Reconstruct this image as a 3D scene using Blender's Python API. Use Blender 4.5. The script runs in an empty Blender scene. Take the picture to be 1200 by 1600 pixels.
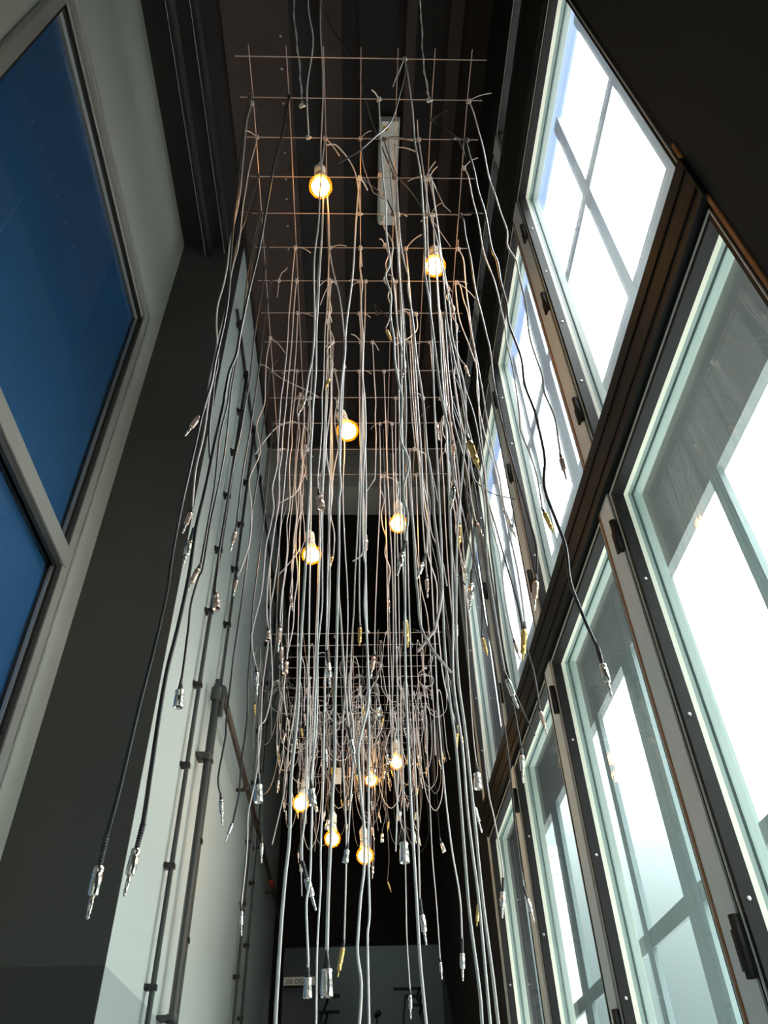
import bpy, math, random
from mathutils import Vector, Matrix
random.seed(11)
SC = bpy.context.scene
COL = SC.collection
Z0 = 1.55                      # eye height above the floor; heights below are given from the eye

# ---------------------------------------------------------------- camera
cam_d = bpy.data.cameras.new('camera'); cam = bpy.data.objects.new('camera', cam_d); COL.objects.link(cam)
cam_d.sensor_fit = 'HORIZONTAL'; cam_d.sensor_width = 36.0; cam_d.lens = 36.0 * 1196.26 / 1200.0
cam_d.clip_start = 0.02; cam_d.clip_end = 200
pit, yaw, rol = (math.radians(a) for a in (42.5507, 2.8669, -2.0570))
fw = Vector((math.sin(yaw)*math.cos(pit), math.cos(yaw)*math.cos(pit), math.sin(pit)))
rt = Vector((math.cos(yaw), -math.sin(yaw), 0)); up = rt.cross(fw)
r2 = rt*math.cos(rol) + up*math.sin(rol); u2 = -rt*math.sin(rol) + up*math.cos(rol)
cam.matrix_world = Matrix(((r2.x, u2.x, -fw.x, 0), (r2.y, u2.y, -fw.y, 0), (r2.z, u2.z, -fw.z, Z0), (0, 0, 0, 1)))
SC.camera = cam

# ---------------------------------------------------------------- overcast sky, exposure
SKY_LOW, SKY_HIGH = .60, 56.0
w = bpy.data.worlds.new('overcast_sky'); SC.world = w; w.use_nodes = True
nt = w.node_tree; nt.nodes.clear()
tc = nt.nodes.new('ShaderNodeTexCoord'); sx = nt.nodes.new('ShaderNodeSeparateXYZ')
ramp = nt.nodes.new('ShaderNodeValToRGB'); bg = nt.nodes.new('ShaderNodeBackground'); wo = nt.nodes.new('ShaderNodeOutputWorld')
mr = nt.nodes.new('ShaderNodeMapRange'); mr.inputs['From Min'].default_value = 0; mr.inputs['From Max'].default_value = 1
mr.inputs['To Min'].default_value = SKY_LOW; mr.inputs['To Max'].default_value = SKY_HIGH
ramp.color_ramp.elements[0].position = 0.0; ramp.color_ramp.elements[0].color = (.66, .93, .93, 1)
ramp.color_ramp.elements[1].position = 0.55; ramp.color_ramp.elements[1].color = (.98, .985, .985, 1)
zp = nt.nodes.new('ShaderNodeMath'); zp.operation = 'POWER'; zp.inputs[1].default_value = 3.2; zp.use_clamp = True
zm = nt.nodes.new('ShaderNodeMath'); zm.operation = 'MAXIMUM'; zm.inputs[1].default_value = 0.0
nt.links.new(sx.outputs['Z'], zm.inputs[0]); nt.links.new(zm.outputs[0], zp.inputs[0])
nt.links.new(tc.outputs['Generated'], sx.inputs[0]); nt.links.new(zp.outputs[0], mr.inputs['Value'])
nt.links.new(sx.outputs['Z'], ramp.inputs['Fac']); nt.links.new(ramp.outputs['Color'], bg.inputs['Color'])
nt.links.new(mr.outputs['Result'], bg.inputs['Strength']); nt.links.new(bg.outputs[0], wo.inputs[0])
SC.view_settings.view_transform = 'Standard'; SC.view_settings.look = 'None'
SC.view_settings.exposure = -0.05; SC.view_settings.gamma = 1.0; SC.view_settings.use_curve_mapping = False
BULB = 24.0
GLOW = (1.0, .43, .035)

# ---------------------------------------------------------------- materials
M = {}
def mat(name, col, rough=.6, metal=0., spec=.5, noise=0., nscale=12., bump=0., trans=0., emit=0., ecol=None, line=None):
    m = bpy.data.materials.new(name); m.use_nodes = True; n = m.node_tree; b = n.nodes['Principled BSDF']
    b.inputs['Base Color'].default_value = (*col, 1); b.inputs['Roughness'].default_value = rough
    b.inputs['Metallic'].default_value = metal; b.inputs['Specular IOR Level'].default_value = spec
    if trans: b.inputs['Transmission Weight'].default_value = trans
    if emit:
        b.inputs['Emission Color'].default_value = (*(ecol or col), 1); b.inputs['Emission Strength'].default_value = emit
    src = None
    if noise or bump:
        g = n.nodes.new('ShaderNodeNewGeometry'); t = n.nodes.new('ShaderNodeTexNoise')
        t.inputs['Scale'].default_value = nscale; t.inputs['Detail'].default_value = 5
        n.links.new(g.outputs['Position'], t.inputs['Vector'])
        if noise:
            mx = n.nodes.new('ShaderNodeMix'); mx.data_type = 'RGBA'
            mx.inputs['A'].default_value = (*[c*(1-noise) for c in col], 1); mx.inputs['B'].default_value = (*[min(1, c*(1+noise)) for c in col], 1)
            n.links.new(t.outputs['Fac'], mx.inputs['Factor']); src = mx.outputs['Result']
        if bump:
            bp = n.nodes.new('ShaderNodeBump'); bp.inputs['Strength'].default_value = bump; bp.inputs['Distance'].default_value = .004
            n.links.new(t.outputs['Fac'], bp.inputs['Height']); n.links.new(bp.outputs[0], b.inputs['Normal'])
    if line:                                   # two coats of paint meeting at a level line: (height, colour below)
        g2 = n.nodes.new('ShaderNodeNewGeometry'); s2 = n.nodes.new('ShaderNodeSeparateXYZ'); c2 = n.nodes.new('ShaderNodeMath')
        c2.operation = 'LESS_THAN'; c2.inputs[1].default_value = line[0] + Z0
        n.links.new(g2.outputs['Position'], s2.inputs[0]); n.links.new(s2.outputs['Z'], c2.inputs[0])
        m2 = n.nodes.new('ShaderNodeMix'); m2.data_type = 'RGBA'; m2.inputs['A'].default_value = (*col, 1); m2.inputs['B'].default_value = (*line[1], 1)
        if src: n.links.new(src, m2.inputs['A'])
        n.links.new(c2.outputs[0], m2.inputs['Factor']); src = m2.outputs['Result']
    if src: n.links.new(src, b.inputs['Base Color'])
    M[name] = m; return m
def glass(name, tint, veil, gloss=1.0):  # third argument: share of pale haze mixed into the pane
    m = bpy.data.materials.new(name); m.use_nodes = True; n = m.node_tree; n.nodes.clear()
    out = n.nodes.new('ShaderNodeOutputMaterial'); tr = n.nodes.new('ShaderNodeBsdfTransparent'); tl = n.nodes.new('ShaderNodeBsdfTranslucent')
    gl = n.nodes.new('ShaderNodeBsdfGlossy'); gl.inputs['Roughness'].default_value = .01
    tr.inputs['Color'].default_value = (*tint, 1); tl.inputs['Color'].default_value = (.86, .93, 1, 1)
    lw = n.nodes.new('ShaderNodeLayerWeight'); lw.inputs['Blend'].default_value = .5
    pw = n.nodes.new('ShaderNodeMath'); pw.operation = 'POWER'; pw.inputs[1].default_value = 5
    ma = n.nodes.new('ShaderNodeMath'); ma.operation = 'MULTIPLY_ADD'; ma.inputs[1].default_value = .9*gloss; ma.inputs[2].default_value = .045*gloss
    n.links.new(lw.outputs['Facing'], pw.inputs[0]); n.links.new(pw.outputs[0], ma.inputs[0])
    a = n.nodes.new('ShaderNodeMixShader'); a.inputs[0].default_value = veil
    n.links.new(tr.outputs[0], a.inputs[1]); n.links.new(tl.outputs[0], a.inputs[2])
    b = n.nodes.new('ShaderNodeMixShader'); n.links.new(ma.outputs[0], b.inputs[0]); n.links.new(a.outputs[0], b.inputs[1]); n.links.new(gl.outputs[0], b.inputs[2])
    n.links.new(b.outputs[0], out.inputs[0]); M[name] = m; return m
def lit_lintel(name, col):
    m = bpy.data.materials.new(name); m.use_nodes = True; n = m.node_tree; n.nodes.clear()
    out = n.nodes.new('ShaderNodeOutputMaterial'); tl = n.nodes.new('ShaderNodeBsdfTranslucent'); df = n.nodes.new('ShaderNodeBsdfDiffuse')
    tl.inputs['Color'].default_value = (*col, 1); df.inputs['Color'].default_value = (*col, 1)
    a = n.nodes.new('ShaderNodeMixShader'); a.inputs[0].default_value = .5
    n.links.new(tl.outputs[0], a.inputs[1]); n.links.new(df.outputs[0], a.inputs[2]); n.links.new(a.outputs[0], out.inputs[0]); M[name] = m

mat('grey_wall', (.30, .31, .28), .75, noise=.05, nscale=3, bump=.05)
mat('pale_wall', (.40, .445, .43), .75, noise=.04, nscale=3, bump=.05, line=(.472, (.27, .305, .30)))
mat('charcoal_wall', (.050, .051, .045), .8, noise=.12, nscale=5, bump=.1, line=(.472, (.028, .029, .027)))
mat('black_wall', (.006, .006, .006), .85, noise=.15, nscale=6)
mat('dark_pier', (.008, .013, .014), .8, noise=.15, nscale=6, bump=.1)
mat('ceiling_warmed', (.055, .034, .028), .8, noise=.15, nscale=9, bump=.2)  # browner copy of ceiling_dark: warm bulb light put into the colour
mat('ceiling_dark', (.016, .012, .012), .8, noise=.15, nscale=9)
mat('bulkhead_paint', (.22, .20, .175), .7, noise=.06)
mat('concrete_floor', (.34, .34, .33), .7, noise=.2, nscale=4, bump=.1)  # unseen floor kept light to bounce daylight upward
mat('bounce_ground', (.24, .24, .23), .8, noise=.1, nscale=1)
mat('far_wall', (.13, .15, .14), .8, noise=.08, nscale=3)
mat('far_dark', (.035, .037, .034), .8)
mat('frame_grey', (.70, .74, .72), .5, noise=.03)
mat('frame_dark', (.010, .009, .009), .55, spec=.25)
mat('transom_dark', (.011, .014, .0135), .55, spec=.25, noise=.1)
mat('gasket', (.72, .72, .66), .5)
mat('bead', (.75, .74, .62), .5)
mat('reveal', (.22, .29, .27), .5)
mat('trim_grey', (.20, .20, .185), .5)
mat('trim_black', (.012, .011, .010), .35)
mat('trim_metal', (.55, .55, .52), .3, .8)
mat('brown_edge', (.33, .12, .035), .6)
mat('blue_backing', (.013, .10, .23), .55, noise=.12, nscale=2)
mat('outer_bar_bloom', (.80, .84, .92), .6)  # upper bars: pale bloom around them put into the colour
mat('outer_bar_low', (.16, .22, .22), .6)  # lower bars: teal cast of the tinted glass put into the colour
mat('spandrel', (.20, .22, .22), .8, noise=.06)
mat('pipe_paint', (.045, .050, .047), .55, spec=.3)
mat('pipe_brown', (.05, .032, .022), .45)
mat('clip_black', (.01, .01, .01), .5)
mat('red_tape', (.55, .05, .02), .5)
mat('wire', (.50, .38, .33), .4, .5)
mat('rubber_black', (.030, .029, .028), .33, spec=.6)
mat('rubber_grey', (.68, .59, .56), .38, spec=.6)
mat('rubber_pale', (.78, .74, .71), .42, spec=.6)
mat('rubber_dark', (.22, .20, .19), .38, spec=.6)
mat('silver', (.88, .81, .74), .22, .95)
mat('rose', (.80, .56, .46), .28, .9)
mat('gold', (.85, .56, .20), .28, .9)
mat('white_plastic', (.75, .72, .66), .4)
mat('fixture', (.94, .88, .79), .45)
mat('yellow', (.75, .42, .03), .5)
mat('green_led', (.05, .35, .06), .4)
mat('black_ink', (.01, .01, .01), .6)
mat('paper', (.55, .47, .38), .7)
mat('flue', (.30, .36, .35), .6)
mat('screw', (.6, .6, .58), .3, .8)
mat('fill_lamp_on', (1, .8, .5), .5, emit=45.0, ecol=(.85, 1.0, .95))  # glow of the lamp added to brighten the far room
m_ = mat('bulb_glow', (1, .6, .2), .5, emit=BULB*2.2, ecol=(1.0, .52, .12))
def bloom_shell(name):                               # amber envelope: orange rim of lens bloom put into the bulb glass
    m = bpy.data.materials.new(name); m.use_nodes = True; n = m.node_tree; n.nodes.clear()
    out = n.nodes.new('ShaderNodeOutputMaterial'); tr = n.nodes.new('ShaderNodeBsdfTransparent'); tl = n.nodes.new('ShaderNodeBsdfTranslucent')
    tr.inputs['Color'].default_value = (1, .9, .7, 1); tl.inputs['Color'].default_value = (1, .31, .02, 1)
    a = n.nodes.new('ShaderNodeMixShader'); a.inputs[0].default_value = .10
    n.links.new(tr.outputs[0], a.inputs[1]); n.links.new(tl.outputs[0], a.inputs[2]); n.links.new(a.outputs[0], out.inputs[0]); M[name] = m
bloom_shell('bloom_glass')
glass('window_glass', (.93, .98, .968), .010)
glass('veiled_glass', (.945, .98, .98), .036)  # stronger haze: bloom over the outer bars put into the pane
glass('blue_glass', (.86, .93, .98), .0, 1.0)
lit_lintel('lintel_glow', (.64, .74, .95))  # lintel wall made translucent and bluish so it glows like bloom

# ---------------------------------------------------------------- mesh helpers
class MB:
    def __init__(s): s.v = []; s.f = []
    def box(s, x0, x1, y0, y1, z0, z1):
        i = len(s.v)
        s.v += [(x, y, z) for x in (x0, x1) for y in (y0, y1) for z in (z0, z1)]
        s.f += [tuple(i+k for k in q) for q in ((0,1,3,2),(4,6,7,5),(0,4,5,1),(2,3,7,6),(0,2,6,4),(1,5,7,3))]
        return s
    def ring(s, x0, x1, ya, yb, za, zb, t):        # rectangular frame of width t lying in the y-z plane
        s.box(x0, x1, ya, yb, za, za+t); s.box(x0, x1, ya, yb, zb-t, zb)
        s.box(x0, x1, ya, ya+t, za+t, zb-t); s.box(x0, x1, yb-t, yb, za+t, zb-t); return s
    def prism(s, poly, y0, y1):                    # outline in x-z, pushed along y
        i = len(s.v); n = len(poly)
        s.v += [(x, y0, z) for x, z in poly] + [(x, y1, z) for x, z in poly]
        s.f += [tuple(i+k for k in range(n)), tuple(i+n+k for k in reversed(range(n)))]
        s.f += [(i+k, i+(k+1) % n, i+n+(k+1) % n, i+n+k) for k in range(n)]; return s
    def tube(s, pts, r, n=6, cap=True):
        pts = [Vector(p) for p in pts]; k = len(pts); i = len(s.v)
        rr = r if isinstance(r, (list, tuple)) else [r]*k
        ref = None
        for j, p in enumerate(pts):
            d = (pts[min(j+1, k-1)] - pts[max(j-1, 0)])
            d = d.normalized() if d.length > 1e-9 else Vector((0, 0, 1))
            if ref is None:
                ref = d.cross(Vector((0, 1, 0)))
                if ref.length < .1: ref = d.cross(Vector((1, 0, 0)))
            a = (ref - d*ref.dot(d)); a = a.normalized() if a.length > 1e-6 else d.orthogonal().normalized()
            ref = a; b = d.cross(a)
            for q in range(n):
                t = 2*math.pi*q/n; v = p + (a*math.cos(t) + b*math.sin(t))*rr[j]; s.v.append(tuple(v))
        for j in range(k-1):
            for q in range(n):
                s.f.append((i+j*n+q, i+j*n+(q+1) % n, i+(j+1)*n+(q+1) % n, i+(j+1)*n+q))
        if cap:
            s.f.append(tuple(i+q for q in reversed(range(n)))); s.f.append(tuple(i+(k-1)*n+q for q in range(n)))
        return s
    def lathe(s, p, d, prof, n=10):                # prof: (distance along d, radius)
        p = Vector(p); d = Vector(d).normalized()
        a = d.orthogonal().normalized(); b = d.cross(a); i = len(s.v); k = len(prof)
        for t, r in prof:
            for q in range(n):
                w_ = 2*math.pi*q/n; s.v.append(tuple(p + d*t + (a*math.cos(w_) + b*math.sin(w_))*r))
        for j in range(k-1):
            for q in range(n):
                s.f.append((i+j*n+q, i+j*n+(q+1) % n, i+(j+1)*n+(q+1) % n, i+(j+1)*n+q))
        s.f.append(tuple(i+q for q in reversed(range(n)))); s.f.append(tuple(i+(k-1)*n+q for q in range(n)))
        return s
ORG = {}
def link(name, mb, m, parent=None, smooth=False, at=None):
    """One mesh object. Heights are given from the eye; a child keeps the origin of its thing."""
    me = bpy.data.meshes.new(name); o = bpy.data.objects.new(name, me); COL.objects.link(o)
    if parent is not None: org = ORG[parent.name]
    elif at is not None: org = Vector(at)
    else:
        xs, ys, zs = zip(*mb.v); org = Vector(((min(xs)+max(xs))/2, (min(ys)+max(ys))/2, min(zs)))
    me.from_pydata([(x-org.x, y-org.y, z-org.z) for x, y, z in mb.v], [], mb.f)
    if smooth:
        me.polygons.foreach_set('use_smooth', [True]*len(me.polygons))
    me.update(); me.materials.append(M[m]); ORG[o.name] = org
    if parent is not None: o.parent = parent
    else: o.location = (org.x, org.y, org.z + Z0)
    return o
def thing(name, at, label=None, cat=None, group=None, kind=None):
    o = bpy.data.objects.new(name, None); COL.objects.link(o); o.empty_display_size = .05
    o.location = (at[0], at[1], at[2] + Z0); ORG[o.name] = Vector(at)
    return tag(o, label, cat, group, kind)
def tag(o, label=None, cat=None, group=None, kind=None):
    if label: o['label'] = label
    if cat: o['category'] = cat
    if group: o['group'] = group
    if kind: o['kind'] = kind
    return o
def struct(name, mb, m, label=None, cat=None): return tag(link(name, mb, m), label, cat, None, 'structure')
def lerp(a, b, t): return a + (b-a)*t
def spline(pts, sub=4):
    """Catmull-Rom through the points."""
    P = [Vector(p) for p in pts]
    if len(P) < 3: return P
    out = []
    for i in range(len(P)-1):
        p0, p1, p2, p3 = P[max(i-1, 0)], P[i], P[i+1], P[min(i+2, len(P)-1)]
        for k in range(sub):
            t = k/sub; t2 = t*t; t3 = t2*t
            out.append(.5*((2*p1) + (p2-p0)*t + (2*p0-5*p1+4*p2-p3)*t2 + (3*p1-p0-3*p2+p3)*t3))
    out.append(P[-1]); return out
def word(n): return ('first second third fourth fifth sixth seventh eighth ninth tenth eleventh twelfth thirteenth fourteenth fifteenth'.split())[n]

# ================================================================ THE ROOM
FL = -Z0
struct('floor', MB().box(-1.7, .95, -2.6, 9.2, FL-.1, FL), 'concrete_floor', 'unseen concrete floor of the hall, light grey to bounce daylight', 'floor')
LX, PX, RX = -.95, -.62, .62           # left glazed wall, passage wall, window wall
PY, EY, BY, FY = 2.16, 3.68, 3.68, 6.4 # pier face, end of the windows, bulkhead, black end wall
CZ = 4.0
W_Y0, W_Y1, W_Z0, W_Z1 = .72, 1.955, -.75, 2.955
b = MB()
b.box(LX-.14, LX, -2.6, W_Y0, FL, CZ); b.box(LX-.14, LX, W_Y1, PY, FL, CZ)
b.box(LX-.14, LX, W_Y0, W_Y1, FL, W_Z0); b.box(LX-.14, LX, W_Y0, W_Y1, W_Z1, CZ)
struct('wall_left', b, 'grey_wall', 'grey plastered left wall around the big blue pane', 'wall')
struct('wall_left_pier', MB().box(LX-.14, PX, PY, PY+.006, FL, CZ), 'charcoal_wall', 'charcoal wall face standing out between blue pane and pale passage', 'wall')
struct('wall_left_passage', MB().box(PX-.14, PX, PY+.006, FY, FL, CZ), 'pale_wall', 'pale grey passage wall carrying the vertical pipes', 'wall')
struct('wall_right_near', MB().box(RX, RX+.14, -2.6, .595, FL, CZ), 'dark_pier', 'dark wall beside the nearest tall window', 'wall')
struct('trim_1', MB().box(RX-.004, RX+.06, .595, .603, FL, 1.52), 'brown_edge', 'thin brown edge strip on the dark near wall', 'trim')
struct('wall_right_end', MB().box(RX, RX+.14, EY+.03, FY, FL, CZ), 'black_wall', 'black wall after the last window bay', 'wall')
struct('wall_right_header', MB().box(RX, RX+.1, .595, EY+.03, 3.5, CZ), 'transom_dark', 'dark header above the top windows', 'wall')
struct('wall_right_sill', MB().box(RX, RX+.12, .595, EY+.03, FL, -.9), 'dark_pier', 'low dark wall under the windows', 'wall')
bk = MB().box(-1.1, -.88, -2.72, -2.6, FL, CZ); bk.box(.56, .76, -2.72, -2.6, FL, CZ); bk.box(-.88, .56, -2.72, -2.6, 1.25, CZ)
struct('wall_back', bk, 'dark_pier', 'dark wall around the added glazed opening behind the viewer', 'wall')
dr = thing('fill_door_1', (-.16, -2.66, FL), 'glazed doors added behind the viewer to let in front daylight', 'fill_door', None, 'structure')  # added opening: lets daylight onto the cables from the front
for xa, xb in ((-.88, -.16), (-.16, .56)):
    for za, zb in ((FL, .55), (.55, 1.25)):
        for q in ((xa, xa+.04, za, zb), (xb-.04, xb, za, zb), (xa+.04, xb-.04, za, za+.05), (xa+.04, xb-.04, zb-.05, zb)):
            link('fill_door_frame', MB().box(q[0], q[1], -2.69, -2.64, q[2], q[3]), 'frame_dark', dr)
        link('pane', MB().box(xa+.04, xb-.04, -2.668, -2.662, za+.05, zb-.05), 'window_glass', dr)
ceil = struct('ceiling', MB().box(-1.1, .76, -2.72, BY+.01, CZ, CZ+.1), 'ceiling_dark', 'dark brown ribbed ceiling above the wire grid', 'ceiling')
# ceiling boards and ribs running along the hall
for x0, x1, dz, m in ((-.60, -.30, .012, 'ceiling_warmed'), (-.16, -.06, .03, 'ceiling_warmed'), (.235, .28, .05, 'ceiling_warmed'), (.43, .49, .05, 'ceiling_warmed'), (.02, .08, .02, 'ceiling_dark')):
    link('ceiling_rib', MB().box(x0, x1, -2.5, BY, CZ-dz, CZ), m, ceil)
for x0, z in ((-.80, .10), (-.70, .07)):
    link('ceiling_conduit', MB().tube([(x0, -2.5, CZ-z), (x0, BY, CZ-z)], .022, 8), 'ceiling_dark', ceil, True)
for k in range(9):
    link('ceiling_stud', MB().lathe((-.34-.004*k, 1.12+.13*k+random.uniform(-.03, .03), CZ-.012), (0, 0, -1), [(0, .006), (.004, .004), (.005, 0.0005)], 6), 'screw', ceil)
struct('wall_bulkhead', MB().box(-.76, .76, BY, BY+.27, 3.605, CZ), 'bulkhead_paint', 'boxed brown bulkhead across the end of the ceiling', 'wall')
struct('trim_2', MB().box(PX, RX, BY-.012, BY, 3.600, 3.622), 'trim_grey', 'thin strip standing for the lit lower edge of the bulkhead', 'trim')  # strip added where the bulkhead's lower edge catches the light
struct('ceiling_rear', MB().box(-.76, .76, BY+.27, FY+.1, CZ, CZ+.1), 'black_wall', 'black ceiling beyond the bulkhead', 'ceiling')
OZ = 1.50
struct('wall_end', MB().box(-.9, .9, FY, FY+.08, OZ, CZ), 'black_wall', 'black end wall above the far opening', 'wall')
struct('wall_end_left', MB().box(-1.7, -.535, FY, FY+.08, FL, OZ), 'black_wall', 'black jamb left of the far opening', 'wall')
struct('wall_end_right', MB().prism([(.76, OZ), (1.05, OZ), (1.05, FL), (.33, FL)], FY, FY+.08), 'black_wall', 'black slanted panel right of the far opening', 'wall')
# the room seen under the black end wall
struct('wall_far', MB().box(-1.7, 1.1, 8.6, 8.7, FL, 2.6), 'far_wall', 'dim grey wall of the far room', 'wall')
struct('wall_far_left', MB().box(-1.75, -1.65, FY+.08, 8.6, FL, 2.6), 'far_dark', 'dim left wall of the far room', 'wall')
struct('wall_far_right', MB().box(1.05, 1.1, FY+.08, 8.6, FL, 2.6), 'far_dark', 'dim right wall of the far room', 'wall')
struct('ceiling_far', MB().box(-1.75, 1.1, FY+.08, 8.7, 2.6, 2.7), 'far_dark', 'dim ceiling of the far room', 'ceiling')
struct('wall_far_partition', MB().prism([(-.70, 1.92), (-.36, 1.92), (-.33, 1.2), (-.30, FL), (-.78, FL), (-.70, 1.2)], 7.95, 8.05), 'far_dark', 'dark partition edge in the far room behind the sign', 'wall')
lamp = thing('fill_lamp', (.15, 7.6, 2.56), 'round ceiling lamp added to brighten the far room', 'lamp')  # added lamp: brightens the grey wall of the far room
link('lamp_body', MB().lathe((.15, 7.6, 2.6), (0, 0, -1), [(0, .14), (.05, .14), (.06, .12)], 20), 'white_plastic', lamp, True)
link('diffuser', MB().lathe((.15, 7.6, 2.54), (0, 0, -1), [(0, .115), (.015, .10), (.022, .02)], 20), 'fill_lamp_on', lamp, True)
sg = thing('paper_sign', (-.52, 7.93, 1.56), 'pale paper sign with black capital letters on the dark far partition', 'sign')
link('sheet', MB().box(-.655, -.375, 7.925, 7.94, 1.535, 1.60), 'paper', sg)
tcv = bpy.data.curves.new('lettering', 'FONT'); tcv.body = 'DE DEU'; tcv.size = .052; tcv.extrude = .0005
to = bpy.data.objects.new('lettering', tcv); COL.objects.link(to)
dg = bpy.context.evaluated_depsgraph_get(); tme = bpy.data.meshes.new_from_object(to.evaluated_get(dg)); bpy.data.objects.remove(to)
to = bpy.data.objects.new('lettering', tme); COL.objects.link(to); tme.materials.append(M['black_ink']); to.parent = sg
to.rotation_euler = (math.pi/2, 0, 0); to.location = (-.115, -.0065, -.012)
rk = thing('wall_rack', (.46, 8.4, 1.40), 'dark metal rack of stepped bars on the right of the far wall', 'rack')
for x0, x1, z in ((.34, .60, 1.53), (.44, .62, 1.47), (.50, .62, 1.40)):
    link('bar', MB().box(x0, x1, 8.2, 8.225, z, z+.022), 'black_wall', rk); link('bracket', MB().box(x1-.03, x1-.012, 8.2, 8.6, z, z+.02), 'black_wall', rk)
link('post', MB().tube([(.45, 8.21, 1.48), (.43, 8.21, 1.36), (.40, 8.21, 1.05)], .008, 6), 'black_wall', rk)
sh = thing('wall_slat', (-.28, 8.45, 1.46), 'upper of two short dark slats on the far wall', 'slat')
link('slat', MB().box(-.40, -.16, 8.4, 8.43, 1.52, 1.548), 'black_wall', sh); link('bracket', MB().box(-.29, -.27, 8.43, 8.6, 1.525, 1.543), 'black_wall', sh)
sh = thing('wall_slat', (-.28, 8.45, 1.36), 'lower of two short dark slats on the far wall', 'slat')
link('slat', MB().box(-.38, -.16, 8.4, 8.43, 1.395, 1.418), 'black_wall', sh); link('bracket', MB().box(-.29, -.27, 8.43, 8.6, 1.398, 1.415), 'black_wall', sh)
sp = thing('spot_lamp', (.19, 8.3, 1.3), 'small black spot lamp on a thin stand by the far wall', 'lamp')
link('head', MB().lathe((.19, 8.3, 1.36), (.4, -.6, .3), [(-.03, .02), (.02, .028), (.03, .028)], 10), 'black_wall', sp, True)
link('stand', MB().tube([(.185, 8.3, 1.35), (.18, 8.32, .9), (.18, 8.32, FL)], .006, 6), 'black_wall', sp)

# ---------------------------------------------------------------- left glazed wall with blue pane
wn = thing('window_1', (LX, 1.33, W_Z0), 'large interior window of blue glass in grey and black trim on left wall', 'window', None, 'structure')
TZ0, TZ1 = 1.565, 1.635
fr = link('frame', MB().ring(LX-.02, LX+.010, W_Y0-.03, W_Y1+.045, W_Z0-.03, W_Z1+.085, .05), 'trim_grey', wn)
link('frame_lip', MB().ring(LX-.01, LX+.014, W_Y0-.035, W_Y1+.05, W_Z0-.035, W_Z1+.09, .008), 'trim_metal', fr)
link('gasket', MB().ring(LX-.045, LX+.005, W_Y0, W_Y1, W_Z0, W_Z1, .031), 'trim_black', wn)
link('transom', MB().box(LX-.05, LX+.014, W_Y0+.02, W_Y1+.01, TZ0, TZ1), 'trim_grey', wn)
link('transom_gasket', MB().box(LX-.05, LX+.008, W_Y0+.04, W_Y1-.03, TZ0-.03, TZ0), 'trim_black', wn)
for za, zb in ((W_Z0+.03, TZ0-.02), (TZ1-.005, W_Z1-.028)):
    link('glazing_bead', MB().ring(LX-.014, LX-.004, W_Y0+.028, W_Y1-.028, za, zb, .010), 'trim_metal', wn)
    link('pane', MB().box(LX-.020, LX-.014, W_Y0+.028, W_Y1-.028, za, zb), 'blue_glass', wn)
bl = thing('pane_backing', (LX-.12, 1.33, W_Z0), 'plain blue blind added close behind the big left pane to colour it', 'backing')  # added sheet: gives the clear pane the blue of tinted film
link('backing_sheet', MB().box(LX-.030, LX-.027, W_Y0+.002, W_Y1-.002, W_Z0+.002, W_Z1-.002), 'blue_backing', bl)
link('backing_rod', MB().tube([(LX-.09, W_Y0-.05, W_Z1+.07), (LX-.09, W_Y1+.05, W_Z1+.07)], .02, 10), 'trim_grey', bl, True)
struct('wall_left_recess', MB().box(LX-.30, LX-.28, W_Y0-.2, W_Y1+.2, W_Z0-.2, W_Z1+.2), 'far_dark', 'dark back of the recess behind the blue blind', 'wall')

# ---------------------------------------------------------------- window wall on the right
BAYS = ((.603, 1.35), (1.43, 2.125), (2.205, 2.905), (2.985, EY))
ROWS = ((-.9, 1.30), (1.45, 2.87), (3.25, 3.5))
for i, y in enumerate((1.35, 2.125, 2.905)):
    p = struct('trim_%d' % (i+4), MB().box(RX, RX+.085, y, y+.08, -.9, 3.5), 'frame_grey', '%s grey window mullion from the viewer' % word(i), 'mullion')
    link('joint_strip', MB().box(RX-.002, RX, y+.074, y+.080, -.9, 3.4), 'brown_edge' if i == 0 else 'clip_black', p)
    for z in (.30, 1.16, 1.62, 2.16, 2.62):
        hg = link('hinge', MB().tube([(RX-.008, y-.004, z-.045), (RX-.008, y-.004, z+.045)], .009, 8), 'frame_dark', p, True)
        link('hinge_leaf', MB().box(RX-.006, RX, y+.001, y+.028, z-.03, z+.03), 'frame_dark', hg)
struct('trim_7', MB().box(RX, RX+.085, EY, EY+.03, -.9, 3.5), 'frame_grey', 'grey end jamb of the farthest window', 'mullion')
for i, (z0, z1) in enumerate(((1.30, 1.45), (2.87, 3.25))):
    t = struct('trim_%d' % (i+8), MB().box(RX-.012, RX+.085, .595, EY, z0, z1), 'transom_dark', ('lower', 'upper')[i] + ' dark transom running across all window bays', 'transom')
    link('groove', MB().box(RX-.016, RX-.012, .6, EY, z0+.03, z0+.04), 'frame_dark', t); link('groove', MB().box(RX-.016, RX-.012, .6, EY, z1-.05, z1-.04), 'frame_dark', t)
k = 2
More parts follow.
